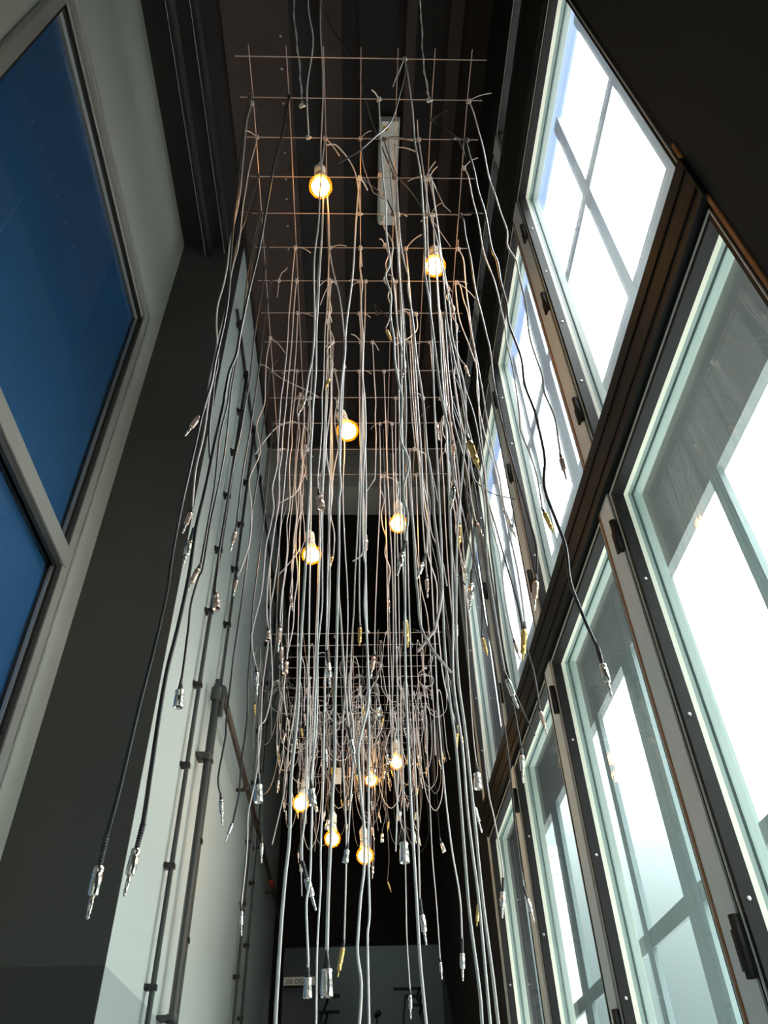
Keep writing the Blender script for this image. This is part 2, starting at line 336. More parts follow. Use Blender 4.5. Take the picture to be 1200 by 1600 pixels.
for r, (z0, z1) in enumerate(ROWS):
    for c, (y0, y1) in enumerate(BAYS):
        wn = thing('window_%d' % k, (RX, (y0+y1)/2, z0), '%s window of the %s row counted from the viewer' % (word(c), ('tall lower', 'middle', 'narrow top')[r]), 'window', None, 'structure'); k += 1
        sash = link('sash', MB().ring(RX+.004, RX+.030, y0, y1, z0, z1, .026), 'frame_dark', wn)
        link('seal', MB().ring(RX+.001, RX+.004, y0+.012, y1-.012, z0+.012, z1-.012, .003), 'gasket', sash)
        link('glazing_bead', MB().ring(RX+.030, RX+.045, y0, y1, z0, z1, .017), 'bead', wn)
        link('reveal', MB().ring(RX+.045, RX+.056, y0, y1, z0, z1, .012), 'reveal', wn)
        link('pane', MB().box(RX+.056, RX+.062, y0, y1, z0, z1), 'veiled_glass' if r else 'window_glass', wn)
        link('outer_frame', MB().ring(RX+.062, RX+.082, y0, y1, z0, z1, .012), 'reveal', wn)
        n = 6 if r == 0 else 4 if r == 1 else 1
        for q in range(n):
            z = lerp(z0+.12, z1-.12, (q+.5)/n)
            link('screw', MB().lathe((RX+.017, y1-.026, z), (0, -1, 0), [(0, .0045), (.0015, .0035), (.002, .0005)], 6), 'screw', sash)

# ---------------------------------------------------------------- outer facade beyond the cavity
OX = .95
struct('floor_outside', MB().box(1.0, 40, -30, 40, FL-.35, FL-.25), 'bounce_ground', 'unseen pale ground added outside to bounce daylight up through the windows', 'floor')  # added ground: reflects sky light up onto walls and ceiling
struct('wall_outer_spandrel', MB().box(OX, OX+.03, -2.6, 6.4, 1.43, 2.22), 'spandrel', 'grey outer spandrel beam between two rows of outer windows', 'wall')
struct('wall_outer_base', MB().box(OX, OX+.03, -2.6, 6.4, FL, -.95), 'spandrel', 'grey outer wall under the lower outer windows', 'wall')
struct('wall_outer_end', MB().box(.76, OX+.25, 6.3, 6.4, FL, 5.6), 'spandrel', 'far end wall of the facade cavity', 'wall')
struct('wall_outer_near', MB().box(.76, OX+.25, -2.7, -2.6, FL, 5.6), 'spandrel', 'near end wall of the facade cavity', 'wall')
struct('ceiling_cavity', MB().box(.62, OX+.25, -2.7, 6.4, 5.6, 5.7), 'spandrel', 'roof of the facade cavity', 'ceiling')
struct('wall_inner_upper', MB().box(.62, .76, -2.7, 6.4, CZ+.1, 5.6), 'spandrel', 'wall above the inner windows', 'wall')
struct('trim_3', MB().box(OX+.02, OX+.03, -2.6, 6.3, 3.80, 5.6), 'lintel_glow', 'outer lintel wall above upper windows, made translucent so it glows pale', 'panel')
for r, (z0, z1, hs) in enumerate(((-.95, 1.43, (.635, -.16)), (2.22, 3.80, (2.305, 3.09)))):
    wn = thing('window_%d' % k, (OX, 1.8, z0), ('lower', 'upper')[r] + ' outer steel window grid beyond the glass', 'window', None, 'structure'); k += 1
    m = ('outer_bar_low', 'outer_bar_bloom')[r]
    y = .955 - 3*.452
    j = 0
    while y < 6.2:
        t = .06 if j % 3 == 0 else (.024, .032)[r]
        if abs(y - .955) < .01: t = .036
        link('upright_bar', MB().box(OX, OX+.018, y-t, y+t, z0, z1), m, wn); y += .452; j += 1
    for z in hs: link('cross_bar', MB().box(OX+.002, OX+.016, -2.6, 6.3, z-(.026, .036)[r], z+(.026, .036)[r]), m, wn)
fl = thing('flue_pipe', (3.72, 9.2, -4), 'pale banded flue pipe standing outside beyond the third window', 'flue')
CABLES = [
 (1,2.6,'k','jack',[-287,2254,-282,2076,-274,1863,-264,1698,-255,1549,-252,1499,-244,1374,-237,1304,-233,1226,-236,1122,-237,1069,-235,1005,-239,924,-240,829,-239,739,-238,682,-237,619,-236,581,-239,511,-242,443,-244,360,-247,280],(-248,213)),
 (1.15,2.2,'g','mini',[-281,2252,-281,2099,-268,1845,-259,1610,-257,1469,-253,1401,-251,1313,-254,1241,-250,1185,-244,1142,-244,1089,-244,1041,-241,974,-244,945],(-261,894)),
 (2,2.2,'g','mini',[-275,2241,-276,2008,-274,1843,-270,1748,-268,1644,-270,1575,-268,1472,-265,1436,-264,1364,-265,1323,-266,1264,-262,1206,-261,1133,-263,1091,-261,989,-262,909,-254,816],(-261,769)),
 (3,2.2,'k','jack',[-280,2217,-284,2132,-286,2075,-290,1939,-296,1891,-300,1818,-300,1709,-298,1639,-294,1496,-296,1429,-295,1384,-288,1323,-288,1262,-282,1185,-278,1107,-270,1045,-264,1013,-270,964,-271,893,-273,863],(-280,789)),
 (1,2.6,'k','jack',[-180,2254,-185,1998,-190,1795,-191,1647,-192,1544,-196,1410,-198,1289,-201,1138,-200,1073,-206,1022,-207,957,-207,940,-212,860,-214,763,-216,693,-214,619,-215,553,-216,511,-217,461,-213,356,-213,294],(-218,232)),
 (4,2,'k','mini',[-281,2197,-281,2154,-285,2029,-285,1855,-283,1718,-279,1583,-280,1458,-281,1370,-278,1295,-283,1198,-279,1071,-278,943,-278,866],(-293,806)),
 (4.1,2,'k','xlr',[-280,2195,-283,2037,-282,1849,-279,1690,-278,1540,-278,1428,-277,1351,-273,1191,-273,1057,-276,968,-275,865,-279,842,-283,781,-280,725,-279,636],(-277,590)),
 (5,2.2,'k','xlr',[-266,2181,-263,2027,-264,1878,-266,1673,-262,1503,-262,1444,-264,1334,-267,1251,-269,1128,-273,994,-270,944,-268,886],(-260,841)),
 (6,2.2,'k','mini',[-263,2159,-266,2012,-264,1867,-262,1702,-263,1567,-267,1388,-267,1283,-265,1128],(-270,1068)),
 (9,2.2,'k','mini',[-287,2097,-289,2025,-286,1940,-286,1732,-282,1611,-288,1464,-288,1364,-287,1253,-287,1165,-290,1002,-289,918,-289,818,-287,785,-293,694,-282,653],(-272,595)),
 (11,2.2,'k','mini',[-291,2060,-289,1927,-288,1700,-286,1557,-288,1480,-290,1267,-286,1157,-284,1041,-275,935,-278,817,-275,737,-282,677],(-294,632)),
 (5,2.2,'g','mini',[-182,2181,-183,2150,-182,1856,-177,1695,-177,1522,-179,1449,-177,1292,-174,1229,-179,1155,-172,1099,-175,1045,-180,984,-178,875,-189,778,-175,713],(-170,662)),
 (6,2.4,'g','xlr',[-183,2159,-184,2052,-181,1729,-180,1572,-181,1437,-179,1360,-182,1301,-177,1222,-181,1134,-182,1067,-184,982,-181,909,-175,867],(-172,836)),
 (7,2.2,'g','xlr',[-184,2134,-182,2014,-179,1858,-179,1690,-179,1492,-181,1438,-181,1285,-180,1150,-183,1045,-186,967,-175,857,-170,793,-177,725,-188,708,-188,678,-181,605],(-177,556)),
 (12,2.4,'g','mini',[-273,2032,-261,1818,-264,1686,-268,1558,-266,1461,-254,1317,-252,1224,-254,1154,-256,1067,-250,923,-255,810,-264,733,-259,647,-260,521],(-254,465)),
 (9,2.2,'g','mini',[-197,2097,-196,1940,-198,1819,-193,1730,-196,1646,-187,1490,-191,1417,-184,1334,-184,1266,-188,1166,-187,1078],(-187,1004)),
 (2,2.6,'g','mini',[-84,2241,-88,2049,-89,1907,-88,1771,-91,1554,-82,1325,-82,1222,-88,1159,-91,1083],(-101,1042)),
 (10,3,'w','none',[-178,2078,-172,1963,-173,1921,-172,1819,-166,1733,-173,1646,-189,1608],(-232,1580)),
 (12,3,'w','none',[-174,2032,-170,2100,-191,2160,-215,2171,-242,2178,-291,2142,-336,2059],(-357,2008)),
 (12.2,2.4,'g','none',[-187,2027,-188,1960,-182,1861,-182,1791,-184,1642,-182,1582,-198,1543],(-240,1481)),
 (10,2,'g','mini',[-192,2078,-189,1983,-191,1840,-190,1665,-191,1624,-193,1507,-192,1445,-193,1339,-197,1240,-193,1147,-193,1088],(-185,1012)),
 (12,2.6,'g','mini',[-188,2032,-194,1827,-192,1752,-196,1644,-195,1568,-201,1498,-194,1423,-199,1317,-196,1234,-195,1153,-198,1067,-187,990],(-176,949)),
 (3,3,'w','none',[-90,2217,-87,1973,-87,1731,-86,1573,-86,1448,-83,1304,-85,1200,-84,1128,-84,1047,-82,971,-82,901,-81,817,-82,723,-83,651,-83,590,-82,527,-84,476,-86,425,-84,352,-86,307,-87,260,-87,215,-87,160],(-86,110)),
 (5,2.2,'g','xlr',[-77,2181,-79,2097,-79,1834,-81,1723,-79,1527,-81,1464,-79,1375,-81,1260,-83,1190,-80,1146],(-72,1096)),
 (6,2.4,'w','xlr',[-75,2159,-77,2066,-80,1869,-74,1703,-74,1582,-75,1474,-74,1367,-76,1269,-75,1148,-73,1067,-71,999,-69,932,-70,896,-74,828,-74,785,-72,726,-71,649,-75,586,-78,551],(-73,510)),
 (9,2.2,'g','jack',[-83,2097,-80,2039,-77,1961,-72,1688,-72,1566,-78,1471,-73,1381,-75,1316,-73,1202,-70,1063,-69,968,-70,960,-73,884,-70,771],(-63,714)),
 (3,3,'w','xlr',[13,2217,11,2151,2,1932,-3,1773,-8,1667,-21,1449,-22,1366,-27,1285,-30,1200,-31,1088,-30,1021,-27,971,-30,924,-28,817,-29,741,-29,617,-30,518,-29,461,-31,409,-32,358,-33,319,-34,271,-34,220],(-33,178)),
 (3.2,2.4,'g','jack',[-83,2213,-72,2014,-66,1847,-53,1721,-37,1605,-26,1461,-24,1373,-27,1241,-29,1086,-29,919,-28,803,-28,741,-24,691,-20,629,-16,566,-15,552,-11,507],(-6,479)),
 (5,3,'w','none',[16,2181,14,2054,20,1969,16,1895,17,1779,21,1699,17,1572,22,1445,23,1325,17,1199,14,1085,15,984,19,939,16,847,19,794,21,709,21,641,8,581,3,547,7,484,12,430,11,376,6,338,2,290,1,264,6,228,3,183],(2,130)),
 (6,2.2,'g','rca',[14,2159,18,1946,18,1589,15,1390,11,1217,8,1067,7,993,7,919,8,872],(7,824)),
 (7,2.4,'g','none',[12,2134,19,1960,21,1713,20,1450,17,1269,17,1166,13,1137],(-7,1114)),
 (8,3,'w','none',[18,2120,26,1777,28,1455,24,1230,25,1035,25,866,27,731,25,662,22,500,23,398,19,363,19,323,20,230],(20,162)),
 (9,2,'g','mini',[12,2097,12,1994,14,1716,24,1477,28,1362],(25,1291)),
 (8,2.2,'g','none',[56,2120,57,2096,58,1940,61,1813,58,1746,59,1650,53,1491],(30,1437)),
 (6,2.2,'g','xlr',[32,2159,28,1946,22,1757,17,1568,9,1301,3,1100,-2,993,-4,919,-8,850,-10,784,-13,706,-6,657,-6,585,-10,517,-14,446],(-17,424)),
 (1,2.6,'w','jack',[66,2254,65,2205,64,1957,65,1770,67,1654,65,1540,65,1472,68,1375,58,1328,67,1273,64,1213,68,1141,67,1071,71,1002,75,973,72,920,68,888,69,856,76,826,77,799,68,760,67,734,71,704,69,684,66,663],(54,610)),
 (2,2.6,'g','none',[95,2241,92,1997,95,1806,97,1640,97,1506,96,1395,95,1287,92,1173,91,1111,89,1039,85,966,86,915,87,829,88,761,87,685,88,656,89,592,103,550],(125,522)),
 (2.2,3,'g','none',[113,2236,110,2043,107,1810,107,1711,113,1619,119,1552,115,1483,119,1358,119,1218,122,1156,125,1077,124,976,126,949,127,871,125,824,126,760,127,689,121,643,109,596],(84,567)),
 (0,2.4,'g','mini',[132,2255,134,2101,135,1918,132,1754,132,1647,132,1516,128,1397,123,1253,119,1198,121,1113,120,1035,120,936,120,866,122,802,124,769,122,717,123,672],(115,631)),
 (2,2.4,'g','rca',[180,2241,181,2043,182,1883,184,1762,189,1663,191,1599,191,1503,187,1399,187,1319,191,1228,194,1131,196,1057,193,985],(203,911)),
 (3,2.6,'w','none',[215,2217,220,2186,220,2014,219,1826,220,1728,218,1605,216,1492,213,1427,218,1329,224,1242,216,1139,195,996,175,870,162,760,152,649,149,572,151,501,151,436,151,383,151,329,151,270,152,191],(153,120)),
 (1,2.4,'g','mini',[313,2254,316,2149,318,2002,316,1809,317,1708,315,1606,319,1518,311,1451,319,1392,317,1316,318,1242,311,1140,312,1025,308,983,314,919,309,862,307,834],(306,783)),
 (2.7,2.4,'g','rca',[314,2224,319,2163,319,2036,321,1923,319,1782,326,1662,327,1579,326,1499,326,1426,321,1355,321,1272,318,1142,313,1091,319,1029,322,957,318,880],(327,829)),
 (2,2.6,'k','jack',[316,2241,315,2153,319,2047,318,1941,317,1798,313,1627,318,1565,315,1486,319,1411,315,1349,319,1272,320,1205,314,1131,320,1058,319,1002,315,922,304,857,313,792,319,740,313,673,319,613,327,559],(329,489)),
 (4,2.4,'k','mini',[313,2197,320,2161,318,2076,320,1936,318,1792,318,1683,319,1593,321,1506,314,1388,316,1276,319,1240,329,1009,334,908,323,836],(308,766)),
 (5,2.4,'g','rca',[317,2181,327,2126,323,2016,316,1851,311,1746,312,1625,312,1466,314,1333,314,1236,316,1185,314,1121,315,1013,316,930,315,835,313,801],(299,730)),
 (6,2.2,'g','mini',[319,2159,327,2126,330,2054,337,1984,336,1878,338,1787,330,1623,318,1512,312,1352,305,1247,305,1146,314,1053,308,925,312,832],(318,788)),
 (7,3,'k','jack',[287,2134,277,1897,272,1700,268,1614,281,1474,285,1395,277,1318,281,1228,276,1130,267,1084],(242,922)),
 (8,2.4,'k','none',[326,2120,330,2035,340,1902,351,1778,355,1635,354,1504,348,1360,342,1228,337,1088,333,962,335,859,350,792],(371,726)),
 (9,2.4,'k','mini',[326,2097,340,2013,349,1867,363,1660,380,1476,392,1333,402,1213,409,1112,412,1026,422,937,418,845],(424,782)),
 (10,2.4,'k','mini',[325,2078,342,1952,364,1707,368,1543,372,1301,374,1044,384,888,385,790],(377,713)),
 (12,2.2,'g','xlr',[327,2032,330,1847,332,1614,332,1432,322,1223,315,1057,309,925,309,845],(306,782)),
 (11,2.4,'g','mini',[300,2060,287,1749,275,1478,272,1265,271,1039,273,857,274,773,274,708],(286,643)),
 (11,2.4,'g','jack',[337,2060,332,1809,327,1528,318,1200,315,1000,314,752,320,676,325,576,323,540],(311,465)),
 (12,2.4,'k','jack',[334,2032,356,1727,371,1508,382,1335,392,1179,394,923,387,695,385,565,386,551],(398,481)),
 (10,3,'w','jack',[-157,2078,-137,1651,-127,1305,-119,1003,-115,832,-111,660,-115,592,-114,550],(-84,462)),
 (7,2.8,'w','xlr',[-87,2134,-84,1712,-85,1356,-84,1072,-82,823,-82,683,-81,582,-79,468,-79,415,-83,381,-77,304,-77,292],(-76,250)),
 (8,2.6,'w','none',[-74,2120,-72,1607,-69,1149,-67,883,-67,732,-66,624,-67,501,-65,446,-67,391,-68,325,-66,240],(-66,164)),
 (4,2.8,'w','none',[128,2197,115,1701,103,1341,94,1061,87,838,80,655,78,522,78,408,78,336,78,246,80,200,82,166],(83,111)),
 (9,2.6,'g','jack',[165,2097,152,1716,142,1404,134,1144,130,923,127,734,125,596,121,444],(128,371)),
 (10,2,'g','mini',[138,2078,124,1651,117,1303,111,1018,107,813,104,607,101,481,99,402,101,312],(100,269)),
 (13,2,'g','mini',[222,2005,211,1644,203,1336,197,1053,192,813,189,653,190,566,191,429],(192,397)),
 (10,2.6,'w','jack',[234,2078,221,1707,212,1395,204,1133,199,928,198,749,200,633,203,554,210,471,208,398],(203,331)),
 (3,2.6,'w','none',[205,2217,181,1715,165,1347,153,1065,145,871,135,688,133,593,134,526,136,472,135,370,134,310,133,256,135,180,134,149],(135,99)),
 (4,2.6,'w','none',[232,2197,216,1825,203,1484,192,1213,181,1009,174,866,165,741,156,630,159,520,156,423,157,365,160,287,159,164],(159,109)),
 (5,2.4,'g','xlr',[246,2181,235,1860,224,1568,212,1326,201,1160,192,1013,192,918,185,812],(181,777)),
 (7,2.4,'g','rca',[278,2134,268,1834,261,1603,265,1499,266,1391,260,1289,252,1236],(242,1149)),
 (8,2.2,'g','mini',[247,2120,242,1901,237,1719],(243,1576)),
 (9,2.2,'g','mini',[291,2097,296,1898,300,1746],(295,1655)),
 (8,2.2,'g','mini',[179,2120,174,1777,176,1555,175,1360,174,1229,173,1148],(171,1086)),
 (5,2.8,'g','jack',[155,2181,156,1891,152,1621,149,1417,149,1282,144,1160,142,1084,147,1031,140,970],(118,907)),
 (6,2.2,'g','rca',[126,2159,119,1758,108,1390,100,1137,100,993,99,892],(101,822)),
 (7,2.2,'g','none',[175,2134,172,1896,169,1657,166,1450,177,1290,180,1205,191,1165,203,1107],(205,1042)),
 (9,2.2,'g','none',[96,2097,94,1716,94,1404,95,1226,91,1029,82,858],(76,720)),
 (11,2.2,'g','mini',[85,2060,80,1749,66,1479,54,1245,50,1119],(38,1037)),
 (12,2,'g','none',[195,2032,190,1728,196,1458,213,1314,211,1139,208,981],(204,873)),
 (11,2.4,'w','none',[128,2060,122,1636,113,1334,109,1079,104,861,96,717],(88,601)),
 (13,2.2,'g','xlr',[104,2005,103,1645,98,1337,96,1035,106,798,119,716],(119,611)),
 (13,2.2,'g','none',[-201,2005,-188,1646,-178,1339,-173,1098,-184,962,-189,819],(-211,690)),
 (13,2,'g','none',[-131,2005,-124,1646,-123,1339,-123,1118,-124,961,-129,818,-139,673],(-131,569)),
 (7,1.6,'k','none',[69,2134,64,2187,76,2161,98,2128],(111,2099)),
 (0,1.8,'k','none',[132,2255,128,2142,95,1916,73,1816,39,1723,13,1662],(-33,1606)),
 (2,1.6,'g','none',[15,2241,18,2142,26,2037,46,1925],(72,1870)),
 (1.5,1.6,'k','none',[213,2248,248,2192,273,2137,285,2058],(286,2007)),
 (2,1.6,'k','none',[82,2241,92,2112,109,2005,135,1935,150,1882,164,1831],(181,1772)),
 (10,2.2,'k','none',[334,2078,361,1856,368,1693,379,1659,405,1626,440,1607],(484,1596)),
 (9,2,'k','none',[291,2097,281,1717,267,1452,258,1254,266,1225],(283,1195)),
 (7,2.6,'w','none',[195,2134,194,2047,168,2002,147,1984],(121,1964)),
 (9,2.2,'g','none',[-282,2097,-243,2054,-212,2026,-168,1993],(-121,1960)),
 (6,1.6,'g','none',[-238,2159,-234,2211,-223,2231],(-217,2239)),
 (4,1.6,'g','none',[224,2197,235,2143,250,2086],(269,2012)),
 (3,1.8,'g','none',[219,2217,234,2134,247,2063],(261,2015)),
]
ORG[fl.name] = Vector((4.05, 16, -4)); fl.location = (4.05, 16, -4+Z0)
link('shaft', MB().lathe((4.05, 16, -4), (0, 0, 1), [(0, .19), (9.38, .19), (9.40, .17)], 24), 'flue', fl, True)
for z in (4.86, 5.2): link('band', MB().lathe((4.05, 16, z), (0, 0, 1), [(0, .196), (.03, .196)], 24), 'bead', fl, True)

# ================================================================ PIPES ON THE PASSAGE WALL
XP = PX + .022
def conduit(name, label, y, z0, z1, r, m, clips, elbow=None, group=None):
    t = thing(name, (XP, y, max(z0, FL)), label, 'pipe', group)
    pts = [(XP, y, z0), (XP, y, z1-.05 if elbow else z1)]
    if elbow: pts += [(XP, y-.012, z1-.015), (XP, y-.05, z1), (XP, elbow, z1)]
    link('tube', MB().tube(pts, r, 10), m, t, True)
    for z in clips:
        c = link('clip', MB().box(PX, XP+r+.002, y-r-.004, y+r+.004, z-.008, z+.008), 'clip_black', t)
        link('clip_foot', MB().box(PX, PX+.008, y-r-.014, y+r+.014, z-.006, z+.006), 'clip_black', c)
    return t
CL = [3.12, 2.81, 2.51, 2.18, 1.85, 1.51, 1.19, .85, .51, .18, -.2, -.6, -1.0]
conduit('wall_conduit', 'thin grey conduit nearest the corner of the pale passage wall', 2.615, FL, 3.445, .0085, 'pipe_paint', CL)
conduit('wall_conduit', 'thin grey conduit rising right of the thick capped pipe', 3.02, FL, 3.445, .0085, 'pipe_paint', [z-.12 for z in CL], None)
conduit('wall_conduit', 'left one of the two far thin conduits below the brown pipe', 4.43, FL, 3.445, .008, 'pipe_paint', [z+.05 for z in CL])
conduit('wall_conduit', 'right one of the two far thin conduits below the brown pipe', 4.72, FL, 3.445, .008, 'pipe_paint', [z-.08 for z in CL])
t = thing('wall_cable_run', (XP-.01, 2.2, 3.445), 'thin dark cable run along the top of the pale passage wall', 'cable')
link('run', MB().tube([(PX+.012, PY+.05, 3.45), (PX+.012, BY+2.4, 3.47)], .008, 8), 'clip_black', t, True)
for y in (2.3, 2.63, 3.03, 3.45, 4.43, 4.72): link('clip', MB().box(PX, PX+.024, y-.012, y+.012, 3.432, 3.474), 'clip_black', t)
t = thing('heating_pipe', (XP+.02, 2.86, FL), 'thick grey upright pipe with a threaded cap beside the brown pipe', 'pipe')
link('tube', MB().tube([(XP+.02, 2.855, FL), (XP+.02, 2.855, 1.60)], .0135, 12), 'pipe_paint', t, True)
cp = link('cap', MB().lathe((XP+.02, 2.855, 1.575), (0, 0, 1), [(0, .0135), (.004, .021), (.055, .021), (.06, .017), (.061, .010), (.095, .010), (.097, .006)], 12), 'pipe_paint', t, True)
for z in (1.33, .47, -.4):
    c = link('pipe_clamp', MB().lathe((XP+.02, 2.855, z-.012), (0, 0, 1), [(0, .019), (.024, .019)], 12), 'pipe_paint', t, True)
    link('clamp_arm', MB().box(PX, XP+.03, 2.815, 2.895, z-.005, z+.005), 'pipe_paint', c)
t = thing('heating_pipe', (XP+.04, 2.98, 1.66), 'brown level pipe on brackets running back along the passage wall', 'pipe')
link('tube', MB().tube([(XP+.03, 2.93, 1.66), (XP+.03, 6.38, 1.645)], .0135, 12), 'pipe_brown', t, True)
link('tee', MB().lathe((XP+.03, 2.91, 1.66), (0, 1, 0), [(0, .012), (.004, .02), (.06, .02), (.065, .0135)], 12), 'pipe_paint', t, True)
link('tee_drop', MB().tube([(XP+.03, 2.94, 1.66), (XP+.03, 2.94, 1.55)], .012, 10), 'pipe_paint', t, True)
link('red_tape', MB().lathe((XP+.03, 5.35, 1.648), (0, 1, 0), [(0, .0145), (.16, .0145)], 12), 'red_tape', t, True)
for y in (3.9, 4.75, 5.6):
    c = link('bracket', MB().box(PX, XP+.03, y-.01, y+.01, 1.63, 1.642), 'pipe_brown', t); link('bracket_ring', MB().lathe((XP+.03, y-.012, 1.652), (0, 1, 0), [(0, .018), (.024, .018)], 12), 'pipe_brown', c, True)

# ================================================================ CEILING FIXTURE
t = thing('emergency_light', (.17, 1.72, CZ-.085), 'long cream emergency light box on the ceiling above the grid', 'light fixture')
bxx = MB(); x0, x1, y0, y1 = .118, .223, 1.455, 1.985
bxx.prism([(x0, CZ-.02), (x0+.006, CZ-.07), (x0+.016, CZ-.08), (x1-.016, CZ-.08), (x1-.006, CZ-.07), (x1, CZ-.02)], y0, y1)
link('housing', bxx, 'fixture', t)
link('base_plate', MB().box(x0+.01, x1-.01, y0+.01, y1-.01, CZ-.02, CZ), 'fixture', t)
link('sticker', MB().box(x0+.02, x0+.043, y0+.02, y0+.045, CZ-.0815, CZ-.079), 'yellow', t)
for q in (0, 1): link('indicator', MB().lathe((x0+.022, y1-.03-.018*q, CZ-.079), (0, 0, -1), [(0, .006), (.003, .005), (.004, .001)], 8), 'green_led', t)

# ================================================================ WIRE GRIDS
GZ = [2.255, 2.254, 2.241, 2.217, 2.197, 2.181, 2.159, 2.134, 2.12, 2.097, 2.078, 2.06, 2.032, 2.005]
GX = [-.278 + .098*i for i in range(7)]
def g1z(y):
    f = max(0, min(12.999, (y-.68)/.1)); i = int(f); return lerp(GZ[i], GZ[i+1], f-i)
g1 = thing('wire_grid', (.016, 1.33, 2.0), 'near square wire mesh hung under the ceiling, carrying the long cables', 'wire grid', 'hanging wire grids')
for i in range(14):
    y = .68+.1*i; link('cross_wire', MB().tube([(-.315+.002*i, y, GZ[i]), (.352-.001*i, y, GZ[i]+.006)], .0014, 6), 'wire', g1)
for x in GX:
    link('lengthwise_wire', MB().tube([(x, .655, GZ[0]+.006)] + [(x, .68+.1*i, GZ[i]+.005) for i in range(14)] + [(x, 2.01, GZ[13]+.002)], .0014, 6), 'wire', g1)
def g2z(y): return 1.679 + .1*(y-2.53)
G2X = [-.305 + .098*i for i in range(7)]
g2 = thing('wire_grid', (.01, 3.2, 1.66), 'far square wire mesh crowded with tangled short cables', 'wire grid', 'hanging wire grids')
for i in range(14):
    y = 2.53+.1*i; link('cross_wire', MB().tube([(-.325, y, g2z(y)), (.335, y, g2z(y)+.004)], .0014, 6), 'wire', g2)
for x in G2X:
    link('lengthwise_wire', MB().tube([(x, 2.51, g2z(2.51)+.005), (x, 3.86, g2z(3.86)+.005)], .0014, 6), 'wire', g2)
def susp(label, pts, r=.0014, m='rubber_pale', tw=True):
    t = thing('suspension_wire', pts[-1], label, 'wire')
    P = spline(pts, 14)
    link('strand', MB().tube(P, r, 6), m, t, True)
    if tw:
        Q = [p + Vector((math.cos(i*.9), math.sin(i*.9), 0))*.003 for i, p in enumerate(P)]
        link('twist', MB().tube(Q, r*.8, 6), m, t, True)
    e = Vector(pts[-1]); link('knot', MB().tube([e + Vector((.007*math.cos(a*.8), .003*math.sin(a*1.6), .007*math.sin(a*.8))) for a in range(12)], .0025, 5), m, t, True)
susp('twisted pale wire holding up the near left edge of the near grid', [(-.235, .74, CZ), (-.20, .72, 2.95), (-.16, .76, 2.45), (-.145, .80, 2.254)])
susp('twisted pale wire holding up the near right edge of the near grid', [(.235, .74, CZ), (.215, .72, 2.95), (.197, .74, 2.45), (.205, .78, 2.254)])
susp('twisted wire holding up the far left edge of the near grid', [(-.17, 1.9, CZ), (-.175, 1.9, 3.0), (-.175, 1.88, 2.035)])
susp('twisted wire holding up the far right edge of the near grid', [(.22, 1.9, CZ), (.215, 1.9, 3.0), (.214, 1.88, 2.035)])
susp('knotted wire tying the far end of near grid to front of far grid', [(.02, 1.98, 2.005), (.03, 2.1, 1.96), (.035, 2.3, 1.84), (.045, 2.53, 1.685)])
susp('twisted wire holding up the left rear of the far grid', [(-.21, 3.5, CZ), (-.207, 3.5, 2.6), (-.207, 3.53, 1.78)])
susp('twisted wire holding up the right rear of the far grid', [(.19, 3.5, CZ), (.185, 3.5, 2.6), (.185, 3.53, 1.78)])
def cord(label, pts, r=.0025, m='rubber_black'):
    t = thing('power_cord', pts[-1], label, 'cord')
    link('cord', MB().tube(spline(pts, 8), r, 6), m, t, True)
    e = Vector(pts[-1]); link('knot', MB().tube([e + Vector((.006*math.cos(a*.9), .004*math.sin(a*1.8), .006*math.sin(a*.9))) for a in range(10)], .0028, 5), m, t, True)
cord('pale power cord dropping from the ceiling to the near left grid corner', [(-.13, .70, CZ), (-.15, .70, 2.95), (-.125, .74, 2.6), (-.135, .79, 2.35), (-.13, .88, 2.245)], .002, 'rubber_pale')
cord('thin cord dropping from the ceiling to the bulb nearest the viewer', [(-.10, .72, CZ), (-.11, .72, 2.9), (-.095, .82, 2.5), (-.10, .93, 2.3), (-.097, .96, 2.235)], .002, 'rubber_grey')
cord('dark cord slanting from the ceiling across to the grid centre', [(-.14, .70, CZ), (-.10, .72, 2.9), (.0, .76, 2.45), (.05, .86, 2.30), (.115, .98, 2.223)], .0024)
cord('black cord looping over the wires left of the emergency light', [(.02, .98, 2.222), (.04, 1.02, 2.27), (.09, 1.06, 2.27), (.115, 1.08, 2.20)], .0022)
cord('grey cord arching from the nearest bulb over two wires', [(-.08, .9, 2.245), (-.05, .93, 2.31), (.0, 1.0, 2.30), (.016, 1.08, 2.20)], .002, 'rubber_grey')

